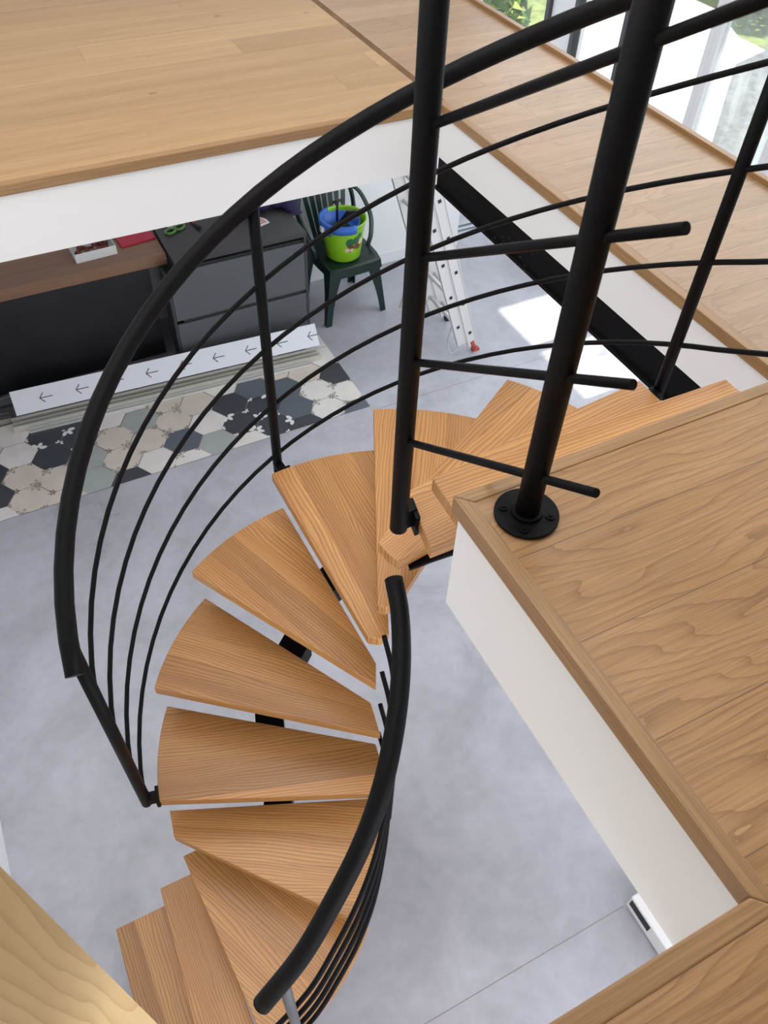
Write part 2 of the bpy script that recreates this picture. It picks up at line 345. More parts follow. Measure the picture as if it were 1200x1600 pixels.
# ------------------------------------------------------------ staircase
CX, CY, RO = .685, 1.094, .818           # upper turn: centre and outer radius of the treads
DX, DY, RL = -.123, 1.167, .712          # lower turn: its own centre and radius
RISE = .197
def zt(k): return EZ-(1.08+RISE*k)       # top of the k-th tread down from the near floor
def pol(c, r, th): return (c[0]+r*math.cos(math.radians(th)), c[1]+r*math.sin(math.radians(th)))
def arc(c, r, a, b, n=10): return [pol(c, r, a+(b-a)*i/n) for i in range(n+1)]
C1, C2 = (CX, CY), (DX, DY)
TR = {
 1: [(.668, .812), (1.505, .812), (1.505, 1.007), (.674, 1.019)],
 2: [(.665, .978), (1.503, .985), (1.503, 1.261), (1.1, 1.222), (.700, 1.163)],
 3: [(.658, 1.108), (1.497, 1.225)] + arc(C1, RO, 14, 39.6) + [(.638, 1.191), (.645, 1.145)],
 4: [(.655, 1.115), (.70, 1.135)] + arc(C1, RO, 37, 70.2) + [(.612, 1.129), (.628, 1.112)],
 5: [(.663, 1.142)] + arc(C1, RO, 68, 96.8) + [(.600, 1.157), (.63, 1.136)],
 6: [(.639, 1.17)] + arc(C1, RO, 94.5, 124.3) + [(.604, 1.100)],
 7: [(.612, 1.145)] + arc(C1, RO, 122, 149.5) + [(.590, 1.030)],
 8: [(.607, 1.088)] + arc(C1, RO, 146.8, 171.2) + [(.541, .923), (.594, 1.02)],
 9: [(-.110, 1.262), (-.123, 1.167)] + arc(C2, RL, -49.5, -15, 8),
 10: [(-.045, 1.167), (-.123, 1.168)] + arc(C2, RL, -85.2, -45, 8),
 11: [(-.10, 1.167), (-.243, 1.167), (-.280, .462), (-.08, .457)],
 12: [(-.215, 1.168), (-.453, 1.168), (-.463, .462), (-.25, .462)]}
GR = {1: 0, 2: 4, 3: 24, 4: 58, 5: 88, 6: 110, 7: 137, 8: 162, 9: -30, 10: -65, 11: -89, 12: -89}
st = thing('spiral_staircase', 'curved staircase of warm wooden treads on black steel supports', 'staircase', (.5, 1.1, 0))
for k, pts in TR.items():
    bm = MB(); prism(bm, pts, zt(k)-.038, zt(k))
    g = math.radians(GR[k]); link('tread', bm, PINE_TREAD, st, uv=(math.cos(g), math.sin(g), k*3.7, k*.73), bevel=.0035)
# central stringer: one box per tread, joined by vertical tubes
rear = {k: Vector((*p, 0)) for k, p in {1: (1.10, .87), 2: (1.10, .99), 3: (1.07, 1.16), 4: (.985, 1.37), 5: (.83, 1.54), 6: (.645, 1.565), 7: (.459, 1.475), 8: (.310, 1.345), 9: (.244, 1.138), 10: (.15, .955), 11: (-.02, .85), 12: (-.23, .82), 13: (-.42, .82)}.items()}
for k in range(1, 13):
    a, b = rear[k], rear[k+1]; d = b-a; L = d.length; d.normalize(); ang = math.atan2(d.y, d.x)
    back = .06 if k > 1 else 0
    bm = MB(); vs = box(bm, -back, L-.035, -.05, .05, -.10, 0)
    xform(vs, Matrix.Translation((a.x, a.y, zt(k)-.0385)) @ Matrix.Rotation(ang, 4, 'Z'))
    link('support_box', bm, BLACK, st, bevel=.003)
    e = b-d*.075
    if k < 12:
        d2 = (rear[k+2]-rear[k+1]).normalized(); e = b-d2*.058
        bm = MB(); tube(bm, [(e.x, e.y, zt(k)-.13), (e.x, e.y, zt(k+1)-.0390)], .030, 20); link('spacer_tube', bm, GREY_STEEL, st)
    else:
        bm = MB(); tube(bm, [(e.x, e.y, zt(k)-.13), (e.x, e.y, .008)], .041, 20); link('spacer_tube', bm, GREY_STEEL, st)
        bm = MB(); box(bm, e.x-.07, e.x+.07, e.y-.07, e.y+.07, 0, .01); link('floor_plate', bm, BLACK, st, bevel=.002)
# steel plate under the inner ends of the upper treads
bm = MB(); prism(bm, [(0.69, 1.101), (0.718, 1.1), (0.751, 1.1), (0.814, 1.097), (0.888, 1.084), (0.911, 1.123), (0.736, 1.151), (0.696, 1.127)], EZ-1.72, EZ-1.712); link('stringer_plate', bm, BLACK, st)

# ------------------------------------------------------------ outer railing
RR = .863
def zlin(c, s, th): return EZ+c-s*th
def orail(c, s, th0, end=True):
    pts = [(*pol(C1, RR, th), zlin(c, s, th)) for th in [th0-(th0*i/34) for i in range(35)]]
    x = CX+RR; z0 = pts[-1][2]
    for y in (.99, .88, .79): pts.append((x, y, z0+(CY-y)*.60))
    z1 = pts[-1][2]; pts.append((x, .74, z1+.022)); pts.append((x, .66, z1+.032))
    return pts
ro = thing('stair_railing', 'long curved black railing on the outer side of the staircase', 'railing', (*pol(C1, RR, 94), zt(5)))
hp = orail(-.318, .0082, 174)
bm = MB(); tube(bm, hp, .0235, 20); link('handrail', bm, BLACK, ro)
for c, s in ((-.543, .0085), (-.776, .0085), (-1.01, .0085), (-1.262, .0082)):
    bm = MB(); tube(bm, orail(c, s, 169.3), .0073, 10); link('rail_bar', bm, BLACK, ro)
def baluster(parent, x, y, z0, z1, r=.0165, name='baluster', mat=BLACK):
    bm = MB(); tube(bm, [(x, y, z0), (x, y, z1)], r, 18); return link(name, bm, mat, parent)
def bracket(parent, p, q, z0, z1, w=.016):
    p, q = Vector(p), Vector(q); d = (q-p).normalized(); n = Vector((-d.y, d.x))*w
    bm = MB(); prism(bm, [p-n, q-n, q+n, p+n], z0, z1)
    m_ = q
    a = (m_-n*1.9); b = (m_+n*1.9); e = d*.006
    prism(bm, [a-e, b-e, b+e, a+e], z0-.004, z1+.002)
    return link('bracket', bm, BLACK, parent, bevel=.0015)
for th, k in ((169.3, 8), (93.6, 5), (8, 2)):
    x, y = pol(C1, RR, th)
    baluster(ro, x, y, zt(k)-.045, zlin(-.318, .0082, th)-.004, .0185 if th > 100 else .0165)
    bracket(ro, (x, y), pol(C1, RO+.005, th), zt(k)-.036, zt(k)-.004)
baluster(ro, CX+RR, .66, ZN+.004, hp[-1][2]); bm = MB(); tube(bm, [(CX+RR, .66, ZN), (CX+RR, .66, ZN+.006)], .055, 32); link('flange', bm, BLACK, ro)

# ------------------------------------------------------------ inner railing of the lower turn
ir = [((.617, 1.057), -1.66), ((.589, .967), -1.68), ((.534, .852), -1.71), ((.464, .742), -1.75), ((.378, .637), -1.80), ((.293, .566), -1.88), ((.193, .507), -1.97), ((.089, .461), -2.08), ((-.026, .439), -2.22)]
ri = thing('curved_railing', 'shorter curved black railing beside the narrow ends of the middle treads', 'railing', (.534, .852, zt(8)))
P0 = spline([(*p, EZ+z) for p, z in ir], 6)
bm = MB(); tube(bm, P0, .0238, 20); link('handrail', bm, BLACK, ri)
ib = [((.604, 1.068), -1.93), ((.582, .967), -1.97), ((.534, .852), -2.03), ((.464, .742), -2.10), ((.378, .637), -2.19), ((.293, .566), -2.28), ((.193, .507), -2.37), ((.089, .461), -2.47), ((-.05, .440), -2.61), ((-.16, .438), -2.72)]
for n_, dz in enumerate((0, -.20, -.40, -.60)):
    bm = MB(); tube(bm, spline([(*p, EZ+z+dz*(1-.05*q)) for q, (p, z) in enumerate(ib)], 6), .0075, 10); link('rail_bar', bm, BLACK, ri)
baluster(ri, .036, .447, zt(10)-.02, EZ-2.155, .0145, mat=GREY_STEEL)
baluster(ri, .534, .852, zt(8)-.03, EZ-1.72, .0135)
bracket(ri, (.036, .447), (.036, .462), zt(10)-.036, zt(10)-.004)

# ------------------------------------------------------------ guard at the head of the stairs
gd = thing('landing_guard', 'pair of tall black steel posts joined by sloping bars at the stair head', 'railing', (.678, .712, ZN))
cx_, cy_ = .640, 1.090; nx_, ny_ = .678, .712
baluster(gd, cx_, cy_, EZ-1.505, EZ-.10, .0215, 'post')
baluster(gd, nx_, ny_, ZN+.006, EZ-.10, .0215, 'post')
for z in (-1.213, -.999, -.773, -.547, -.32):
    e = 1.33 if z < -.6 else 1.75
    bm = MB(); tube(bm, [(cx_, cy_, EZ+z), (cx_+(nx_-cx_)*e, cy_+(ny_-cy_)*e, EZ+z+.232*e)], .0078, 12); link('rung', bm, BLACK, gd)
bm = MB(); tube(bm, [(nx_, ny_, ZN+.001), (nx_, ny_, ZN+.008)], .058, 48); tube(bm, [(nx_, ny_, ZN+.008), (nx_, ny_, ZN+.016)], .028, 32)
fl = link('flange', bm, BLACK, gd, bevel=.001)
for a in (75, 165, 255, 345):
    b_ = pol((nx_, ny_), .042, a+65); bm = MB(); tube(bm, [(*b_, ZN+.008), (*b_, ZN+.0115)], .009, 20); tube(bm, [(*b_, ZN+.0115), (*b_, ZN+.014)], .0045, 6)
    link('screw', bm, BLACK, fl)
bm = MB(); prism(bm, [(cx_+.012, cy_-.004), (cx_+.046, cy_-.002), (cx_+.046, cy_+.004), (cx_+.012, cy_+.004)], EZ-1.515, EZ-1.455)
prism(bm, [(.672, 1.065), (.684, 1.065), (.697, 1.128), (.685, 1.130)], EZ-1.525, EZ-1.46); link('bracket', bm, BLACK, gd)

# ------------------------------------------------------------ pine stud close to the camera
E0 = Vector((-.200, .397)); u1 = Vector((-.66, -.75)).normalized()*.24; u2 = Vector((-.75, .66)).normalized()*.045
bm = MB(); prism(bm, [E0, E0+u2, E0+u2+u1, E0+u1], 0, 5.09)
bmesh.ops.recalc_face_normals(bm, faces=bm.faces)
lay = bm.loops.layers.uv.new('uv')
for f in bm.faces:
    for l in f.loops:
        c = l.vert.co; l[lay].uv = (c.z*.9, Vector((c.x, c.y)).dot(u1.normalized())*1.0+Vector((c.x, c.y)).dot(u2.normalized())*.8)
o = link('pine_post', bm, PINE, label='pale pine board standing upright at the lower left, close to the viewer', cat='post', rec=False)

# ------------------------------------------------------------ hexagonal tile floor strip
TX1, TY0, TY1 = 1.865, 3.665, 4.56
HC = {'W': (.78, .74, .70), 'B': (.68, .60, .52), 'G': (.40, .42, .40), 'S': (.115, .13, .155), 'D': (.055, .058, .068), 'O': (.23, .20, .17), 'L': (.80, .78, .76)}
hm = {k: new_mat('tile_'+n, HC[k], .38) for k, n in (('W', 'white'), ('B', 'beige'), ('G', 'grey_green'), ('S', 'slate'), ('D', 'charcoal'), ('O', 'motif_brown'), ('L', 'motif_white'))}
keys = list(hm); 
for k in 'WBGSD':
    t_ = NT(hm[k]); tc = t_.n('ShaderNodeTexCoord'); t_.l(t_.mix(t_.noise(tc.outputs['Object'], 6, 4, .6), tuple(x*.82 for x in HC[k]), tuple(min(1, x*1.15) for x in HC[k])), t_.b.inputs['Base Color'])
TT = {(-2, 0): 'D', (-2, -1): 'D', (-2, -2): 'W', (-1, 1): 'W', (-1, 0): 'Bf', (-1, -1): 'Bf', (0, 1): 'Df', (0, 0): 'D', (0, -1): 'Bf', (0, -2): 'Bf',
 (1, 1): 'Df', (1, 0): 'G', (1, -1): 'G', (2, 1): 'W', (2, 0): 'Bg', (2, -1): 'Bg', (2, -2): 'D', (3, 1): 'G', (3, 0): 'Bg', (3, -1): 'W', (4, 1): 'Bf', (4, 0): 'Bf', (4, -1): 'S', (4, -2): 'Wf',
 (5, 1): 'B', (5, 0): 'W', (5, -1): 'G', (6, 1): 'W', (6, 0): 'D', (6, -1): 'Df', (6, -2): 'W', (7, 1): 'S', (7, 0): 'Df', (7, -1): 'Df', (8, 1): 'B', (8, 0): 'S', (8, -1): 'S', (8, -2): 'D',
 (9, 1): 'B', (9, 0): 'Wf', (9, -1): 'Wf', (10, 1): 'W', (10, 0): 'D', (10, -1): 'Wf', (10, -2): 'S'}
def clip(poly, ax, v, keep):
    out = []
    for i in range(len(poly)):
        a, b = poly[i], poly[(i+1) % len(poly)]; ia, ib_ = keep(a[ax]), keep(b[ax])
        if ia: out.append(a)
        if ia != ib_:
            s = (v-a[ax])/(b[ax]-a[ax]); out.append((a[0]+s*(b[0]-a[0]), a[1]+s*(b[1]-a[1])))
    return out
def clipall(p):
    p = clip(p, 0, TX1, lambda x: x < TX1); 
    if len(p) > 2: p = clip(p, 1, TY0, lambda y: y > TY0)
    if len(p) > 2: p = clip(p, 1, TY1, lambda y: y < TY1)
    return p
bm = MB()
def fl_(pts, z, k):
    pts = clipall(pts)
    if len(pts) > 2:
        try: f = bm.faces.new([bm.verts.new((p[0], p[1], z)) for p in pts]); f.material_index = keys.index(k)
        except ValueError: pass
box(bm, -.82, TX1, TY0, TY1, -.004, .0030, keys.index('O')); 
rnd = random.Random(3)
for i in range(-4, 11):
    for j in range(-3, 3):
        x = -.138+.1938*i; y = 4.072+.2045*j-(.103 if i % 2 else 0)+(.103*2 if i % 2 else 0)*0
        if i % 2: y = 3.965+.2045*j
        t = TT.get((i, j), rnd.choice(['W', 'B', 'G', 'S', 'D', 'W']))
        a, b = .1938/1.5*.985, .2045/2*.985
        V = [(x+a*math.cos(math.radians(60*q)), y+(b/.866)*math.sin(math.radians(60*q))) for q in range(6)]
        fl_(V, .0042, t[0])
        if len(t) > 1:
            col = 'L' if t[0] == 'D' else 'O'
            for q in range(6):
                big = (q % 3 == (i+j) % 3)
                vx, vy = V[q]; R0 = (.052 if t[0] == 'D' else .046) if big else .024
                for pth in range(6):
                    an = math.radians(60*pth+60*q/2)
                    px, py = vx+R0*.6*math.cos(an), vy+R0*.6*math.sin(an)
                    # petal kept on its own tile
                    if (px-x)**2+(py-y)**2 > (a*.93)**2: continue
                    l_, w_ = R0*.45, R0*(.20 if col == 'O' else .26)
                    outer = [(px+l_*math.cos(s)*math.cos(an)-w_*math.sin(s)*math.sin(an), py+l_*math.cos(s)*math.sin(an)+w_*math.sin(s)*math.cos(an)) for s in [k*math.pi/5 for k in range(10)]]
                    fl_(outer, .0046, col)
                    if big and col == 'O':
                        inn = [(px+(p[0]-px)*.55, py+(p[1]-py)*.55) for p in outer]; fl_(inn, .0049, t[0])
link('floor_tiles', bm, [hm[k] for k in keys], kind='structure', rec=False)
bm = MB(); box(bm, -.82, .86, 4.56, 4.74, -.004, .006); box(bm, -.82, 1.80, 4.50, 4.575, -.004, .0055); link('floor_cement_shaded', bm, new_mat('shaded_bare_cement', (.20, .195, .20), .8), kind='structure')  # untiled cement, with the cabinet's shadow put into its grey

# ------------------------------------------------------------ worktop, black cabinet, drawer unit
DK = new_mat('matt_black_board', (.012, .012, .014), .5)
t_ = NT(DK); tc = t_.n('ShaderNodeTexCoord'); t_.l(t_.ramp(t_.noise(tc.outputs['Object'], 3, 5, .6), [(.35, (.005,.005,.006)), (.7, (.016,.015,.018))]), t_.b.inputs['Base Color'])
DG = new_mat('dark_grey_laminate', (.050, .048, .052), .45); DGF = new_mat('grey_drawer_front', (.105, .113, .118), .42)
t = thing('low_cabinet', 'matt black cabinet under the brown wooden worktop', 'cabinet', (0, 4.95, 0))
bm = MB(); box(bm, -.80, .80, 4.765, 5.18, .02, .705); link('body', bm, DK, t)
bm = MB(); box(bm, -.80, .795, 4.745, 4.764, .04, .70); link('front_panel', bm, DK, t, bevel=.002)
bm = MB(); box(bm, -.78, .78, 4.80, 5.15, 0, .02); link('plinth', bm, DK, t)
bm = MB(); box(bm, -.81, .922, 4.738, 5.185, .706, .782); link('worktop', bm, WALNUT, uv=(1, 0, 0, .3), bevel=.002, label='thick brown wooden worktop lying on the black cabinet', cat='worktop')
t = thing('drawer_cabinet', 'dark grey cabinet with large grey handleless drawers, left of the green chair', 'cabinet', (1.38, 4.85, 0))
bm = MB(); x0, x1, y0, y1 = .93, 1.825, 4.576, 5.10
box(bm, x1-.018, x1, y0, y1, 0, .775); box(bm, x0-.07, x0-.052, y0, 4.73, 0, .70); box(bm, x0, x1-.018, y0+.022, y1, .03, .745)
link('body', bm, DG, t)
bm = MB(); box(bm, x0-.0, x1+.002, y0-.002, y1, .777, .806); link('top', bm, DG, t, bevel=.001)
for z0, z1 in ((.375, .735), (.02, .345)):
    bm = MB(); box(bm, x0-.050, x1-.02, y0, y0+.018, z0, z1); link('drawer', bm, DGF, t, bevel=.0015)

# ------------------------------------------------------------ boards with arrows, metal profiles
def rot_pt(x, y, a, o): 
    c, s = math.cos(a), math.sin(a); return (o[0]+x*c-y*s, o[1]+x*s+y*c)
AN = math.radians(-3.6); O = (-.262, 4.462)
WB = new_mat('white_film', (.80, .81, .86), .35); INK = new_mat('grey_ink', (.10, .10, .11), .6); ALU = new_mat('pale_metal_profile', (.60, .58, .53), .4, .25)
t = thing('skirting_board', 'long white board marked with a row of arrows, lying on metal profiles', 'board', (*O, 0))
LN = 2.06; tilt = math.radians(52)
def face_pt(u, v, lift=0):   # u along, v up the slanted face
    yy = v*math.cos(tilt)-lift*math.sin(tilt); zz = .066+v*math.sin(tilt)+lift*math.cos(tilt)
    return (*rot_pt(u, yy, AN, O), zz)
bm = MB()
vs = [bm.verts.new(face_pt(u, v, l)) for u in (0, LN) for v in (0, .155) for l in (0, -.02)]
for q in ((0,1,3,2), (4,6,7,5), (0,4,5,1), (2,3,7,6), (0,2,6,4), (1,5,7,3)): bm.faces.new([vs[i] for i in q])
link('board', bm, WB, t, bevel=.001)
for k in range(9):
    u = .20+k*.228; bm = MB()
    def stroke(a, b, w=.0030):
        d = Vector((b[0]-a[0], b[1]-a[1])); n = Vector((-d.y, d.x)).normalized()*w
        lo = [bm.verts.new(face_pt(p[0]+s*n.x, p[1]+s*n.y, .0005)) for p, s in ((a, -1), (b, -1), (b, 1), (a, 1))]
        hi = [bm.verts.new(face_pt(p[0]+s*n.x, p[1]+s*n.y, .0012)) for p, s in ((a, -1), (b, -1), (b, 1), (a, 1))]
        bm.faces.new(hi)
        for i in range(4): bm.faces.new((lo[i], lo[(i+1) % 4], hi[(i+1) % 4], hi[i]))
    stroke((u-.035, .077), (u+.045, .077)); stroke((u-.035, .077), (u-.008, .108)); stroke((u-.035, .077), (u-.008, .046))
    if k < 9: link('arrow', bm, INK, t)
def profile(name, label, u0, u1, y0, y1, z0, z1, mat, off=(0, 0), grp=None):
    bm = MB()
    def pb(a0, a1, b0, b1, c0, c1):
        vs = box(bm, a0, a1, b0, b1, c0, c1)
        for v in vs: v.co.x, v.co.y = rot_pt(v.co.x, v.co.y, AN, O)
    w = (y1-y0)
    pb(u0, u1, y0, y1, z0, z0+.006); pb(u0, u1, y0, y0+.005, z0+.006, z1); pb(u0, u1, y1-.005, y1, z0+.006, z1); pb(u0, u1, y0+w*.40, y0+w*.48, z0+.006, z1*.9)
    pb(u0, u1, y0+w*.75, y1-.005, z1-.004, z1)
    link(name, bm, mat, label=label, cat='profile', group=grp)
profile('metal_profile', 'wide pale metal profile on the tiles under the arrow-marked board', -.04, 2.04, -.085, .01, .006, .050, ALU)
profile('metal_profile', 'narrow pale metal profile in front of the others, nearest the stairs', .05, 1.95, -.125, -.092, .006, .022, new_mat('bright_profile', (.72,.72,.70), .3, .3))
profile('metal_profile', 'dark grey metal profile sticking out left behind the arrow-marked board', -.54, .60, .115, .165, .006, .05, new_mat('grey_profile', (.25,.25,.26), .4, .5))
profile('metal_profile', 'grooved silver profile at the left edge beside the hexagonal tiles', -.54, -.045, .02, .09, .006, .045, new_mat('silver_profile', (.42,.42,.42), .35, .6))

# ------------------------------------------------------------ green plastic chair and what stands on it
GP = new_mat('dark_green_plastic', (.004, .020, .016), .30)
ch = thing('garden_chair', 'dark green plastic garden chair with a slatted back against the white wall', 'chair')
bm = MB()
N = 14; ZS = .455
grid = {}
for i in range(N+1):
    for j in range(N+1):
        s, q = i/N*2-1, j/N
        w = .205+.0*q + .012*math.sin(q*math.pi); x = s*w; y = -.215+.42*q+.012*(1-s*s)*(-1 if q < .5 else 1)*(abs(q-.5)*2)
        z = ZS-.014*(1-s*s)*(1-(2*q-1)**2) - .016*max(0, 1-q*6)
        grid[i, j] = bm.verts.new((x, y, z))
for i in range(N):
    for j in range(N):
        f = bm.faces.new((grid[i,j], grid[i+1,j], grid[i+1,j+1], grid[i,j+1])); f.smooth = True
bd = [grid[i, 0] for i in range(N+1)]+[grid[N, j] for j in range(1, N+1)]+[grid[i, N] for i in range(N-1, -1, -1)]+[grid[0, j] for j in range(N-1, 0, -1)]
lo = [bm.verts.new((v.co.x*1.03, v.co.y*1.03, v.co.z-.062)) for v in bd]
for i in range(len(bd)): bm.faces.new((bd[i], bd[(i+1) % len(bd)], lo[(i+1) % len(bd)], lo[i]))
so = link('seat', bm, GP, ch); so.modifiers.new('thick', 'SOLIDIFY').thickness = .004
for sx, sy in ((-1, -1), (1, -1), (-1, 1), (1, 1)):
    bm = MB()
    for i in range(2): pass
    top = Vector((sx*.196, sy*.198-(.0 if sy < 0 else .0), ZS-.015)); foot = Vector((sx*(.252 if sy < 0 else .215), -.232 if sy < 0 else .235, 0))
    rings = []
    for q in range(9):
        s = q/8; c = top.lerp(foot, s); w = .075*(1-s)**2.2+.046
        pts = [(c.x, c.y), (c.x-sx*w, c.y), (c.x-sx*w, c.y-sy*.008), (c.x-sx*.008, c.y-sy*.008), (c.x-sx*.008, c.y-sy*w), (c.x, c.y-sy*w)]
        rings.append([bm.verts.new((p[0], p[1], c.z)) for p in pts])
    for q in range(8):
        for k in range(6): bm.faces.new((rings[q][k], rings[q][(k+1) % 6], rings[q+1][(k+1) % 6], rings[q+1][k]))
    bm.faces.new(rings[0]); bm.faces.new(rings[-1][::-1]); link('leg', bm, GP, ch, bevel=.002)
def back_pt(x, z): return (x, .195+(z-ZS)*.27-.35*x*x, z)
bm = MB()
fr = spline([back_pt(-.175, .45), back_pt(-.215, .60), back_pt(-.205, .76), back_pt(-.12, .86), back_pt(0, .885), back_pt(.12, .86), back_pt(.205, .76), back_pt(.215, .60), back_pt(.175, .45)], 6)
tube(bm, fr, .019, 10, flat=(.8, 1.15))
link('back_frame', bm, GP, ch)
for k in range(7):
    a = -1+2*k/6; bm = MB()
    pts = [back_pt(a*(.11+.05*s), .46+.385*s*(1-.10*a*a)) for s in [i/6 for i in range(7)]]
    tube(bm, pts, .0125, 8, flat=(.28, 1.0)) if False else None
    r_ = []
    for p in pts: r_.append([bm.verts.new((p[0]+dx, p[1]+dy, p[2])) for dx, dy in ((-.017, -.003), (.017, -.003), (.017, .003), (-.017, .003))])
    for i in range(6):
        for q in range(4): bm.faces.new((r_[i][q], r_[i][(q+1) % 4], r_[i+1][(q+1) % 4], r_[i+1][q]))
    bm.faces.new(r_[0]); bm.faces.new(r_[-1]); link('back_slat', bm, GP, ch)
for s in (-1, 1):
    bm = MB(); a = back_pt(s*.205, .78)
    tube(bm, spline([a, (s*.255, a[1]-.07, .74), (s*.265, .06, .64), (s*.235, -.01, .53), (s*.205, -.02, .445)], 6), .016, 10, flat=(.6, 1.3)); link('side_bow', bm, GP, ch)
ch.location = (2.195, 4.822, 0); ch.rotation_euler = (0, 0, math.radians(3))

LG = new_mat('lime_plastic', (.28, .60, .02), .3); BL = new_mat('blue_plastic', (.04, .16, .62), .35)
bk = thing('toy_bucket', 'lime green bucket with a blue liner standing on the green chair', 'bucket')
B0 = (2.185, 4.775, .452)
bm = MB(); lathe(bm, [(.118, 0), (.122, .004), (.150, .20), (.160, .272), (.168, .276), (.168, .282), (.160, .284), (.154, .27), (.116, .01), (.0005, .008)], B0, 40); link('shell', bm, LG, bk)
bm = MB()
seg = 22
rings = []
for (r, z) in ((.170, .235), (.171, .287), (.150, .290), (.140, .20)):
    rings.append([bm.verts.new((B0[0]+r*math.cos(math.radians(110+170*k/seg)), B0[1]+r*math.sin(math.radians(110+170*k/seg)), B0[2]+z)) for k in range(seg+1)])
for i in range(3):
    for k in range(seg):
        f = bm.faces.new((rings[i][k], rings[i][k+1], rings[i+1][k+1], rings[i+1][k])); f.smooth = True
lo_ = link('liner', bm, BL, bk, rec=False); lo_.modifiers.new('t', 'SOLIDIFY').thickness = .006
bm = MB(); lathe(bm, [(.132, .20), (.14, .262), (.134, .262), (.12, .20), (.09, .175), (.0005, .172)], (B0[0]-.022, B0[1]+.0, B0[2]), 32); link('inner_tub', bm, BL, bk)
bm = MB(); box(bm, B0[0]-.185, B0[0]-.155, B0[1]-.045, B0[1]-.01, B0[2]+.225, B0[2]+.262); link('handle_clip', bm, new_mat('white_plastic', (.7,.72,.75), .4), bk, bevel=.005)
# printed patch, kept generic
PR = [new_mat('print_green', (.02, .14, .05), .4), new_mat('print_brown', (.16, .05, .02), .4), new_mat('print_cream', (.70, .55, .35), .4)]
for j, (da, z, r, mi) in enumerate(((-90, .16, .022, 0), (-78, .165, .020, 0), (-70, .185, .016, 0), (-88, .125, .020, 1), (-72, .135, .022, 1), (-95, .118, .012, 2), (-86, .115, .010, 2), (-66, .150, .015, 2))):
    bm = MB(); a = math.radians(-80+(da+80)*1.5)
    vs = []
    for k in range(14):
        s = 2*math.pi*k/14; zz = .135+(z-.14)*1.4+r*1.5*math.sin(s); rad = .122+(zz/.27)*.038+.0012+j*.0002
        aa = a+r*1.5*math.cos(s)/rad; vs.append(bm.verts.new((B0[0]+rad*math.cos(aa), B0[1]+rad*math.sin(aa), B0[2]+zz)))
    bm.faces.new(vs); link('printed_spot', bm, PR[mi], bk)
t = thing('toy_shovel', 'black toy shovel sticking out of the lime green bucket', 'shovel', (2.19, 4.80, .6))
bm = MB(); tube(bm, [(2.175, 4.86, .50), (2.165, 4.83, .72), (2.155, 4.80, .84)], .009, 10); link('shaft', bm, DK, t)
bm = MB(); tube(bm, [(2.12, 4.795, .845), (2.195, 4.805, .845)], .010, 10); link('grip', bm, DK, t)
bm = MB(); vs = box(bm, -.045, .045, -.006, .006, -.06, .06); xform(vs, Matrix.Translation((2.225, 4.77, .735)) @ Matrix.Rotation(.5, 4, 'X') @ Matrix.Rotation(.3, 4, 'Y')); link('blade', bm, DK, t, bevel=.004)
bm = MB(); lathe(bm, [(.07, 0), (.085, .02), (.075, .03), (.0005, .03)], (2.14, 4.74, .66), 20); tag = link('sieve', bm, new_mat('dark_plastic', (.02,.03,.05), .4), label='dark round sieve lying inside the bucket', cat='toy')

# ------------------------------------------------------------ ladder
LW = new_mat('pale_aluminium', (.72, .71, .69), .4, .25); LB = new_mat('black_plug', (.012,.012,.012), .5)
ld = thing('extension_ladder', 'aluminium extension ladder leaning behind the stairs beside the green chair', 'ladder', (2.8, 4.1, 0))
SL = -.327; up = Vector((SL, 0, 1)).normalized(); ac = Vector((up.z, 0, -up.x))
def lp(o, a, s, y): q = Vector((o, y, 0))+up*s+ac*a; return q
HT = 1.86/up.z
def stile(xo, y, s0, s1, name='rail'):
    bm = MB(); d, w = .036, .012
    vs = []
    for s in (s0, s1):
        for a, yy in ((-d, -w), (d, -w), (d, w), (-d, w)): vs.append(bm.verts.new(lp(xo, a, s, y+yy)))
    for q in ((0,1,2,3), (7,6,5,4), (0,4,5,1), (1,5,6,2), (2,6,7,3), (3,7,4,0)): bm.faces.new([vs[i] for i in q])
    # raised lips along both edges of the profile
    for a in (-d, d-.005):
        v2 = []
        for s in (s0, s1):
            for aa, yy in ((a, -w-.004), (a+.005, -w-.004), (a+.005, -w+.001), (a, -w+.001)): v2.append(bm.verts.new(lp(xo, aa, s, y+yy)))
        for q in ((0,1,2,3), (7,6,5,4), (0,4,5,1), (1,5,6,2), (2,6,7,3), (3,7,4,0)): bm.faces.new([v2[i] for i in q])
    return link(name, bm, LW, ld)
X1, X2 = 2.815, 2.735
for xo, s0 in ((X1, .06), (X2, .10)):
    for y in (3.90, 4.30):
        so = stile(xo, y, s0, HT)
        for k in range(6):
            s = s0+.13+.277*k+(0 if xo == X1 else .04)
            if y < 4 and s < HT-.05:
                bm = MB(); vs = []
                for s_ in (s-.011, s+.011):
                    for a in (-.011, .011):
                        for yy in (-.0145, -.011): vs.append(bm.verts.new(lp(xo, a, s_, y+yy)))
                for q in ((0,1,3,2), (4,6,7,5), (0,4,5,1), (2,3,7,6), (0,2,6,4), (1,5,7,3)): bm.faces.new([vs[i] for i in q])
                link('rung_plug', bm, LB, so)
    for k in range(6):
        s = s0+.13+.277*k+(0 if xo == X1 else .04)
        if s < HT-.05: bm = MB(); tube(bm, [lp(xo, 0, s, 3.905), lp(xo, 0, s, 4.295)], .014, 10); link('rung', bm, LW, ld)
RD = new_mat('red_rubber', (.42, .07, .05), .6)
for y in (3.90, 4.30):
    bm = MB(); tube(bm, [lp(X1, .0, .10, y), lp(X1+.01, .0, .028, y)], .020, 12, flat=(1, 1)); box(bm, X1-.01, X1+.04, y-.018, y+.018, 0, .02); link('foot', bm, RD if y < 4 else LB, ld)
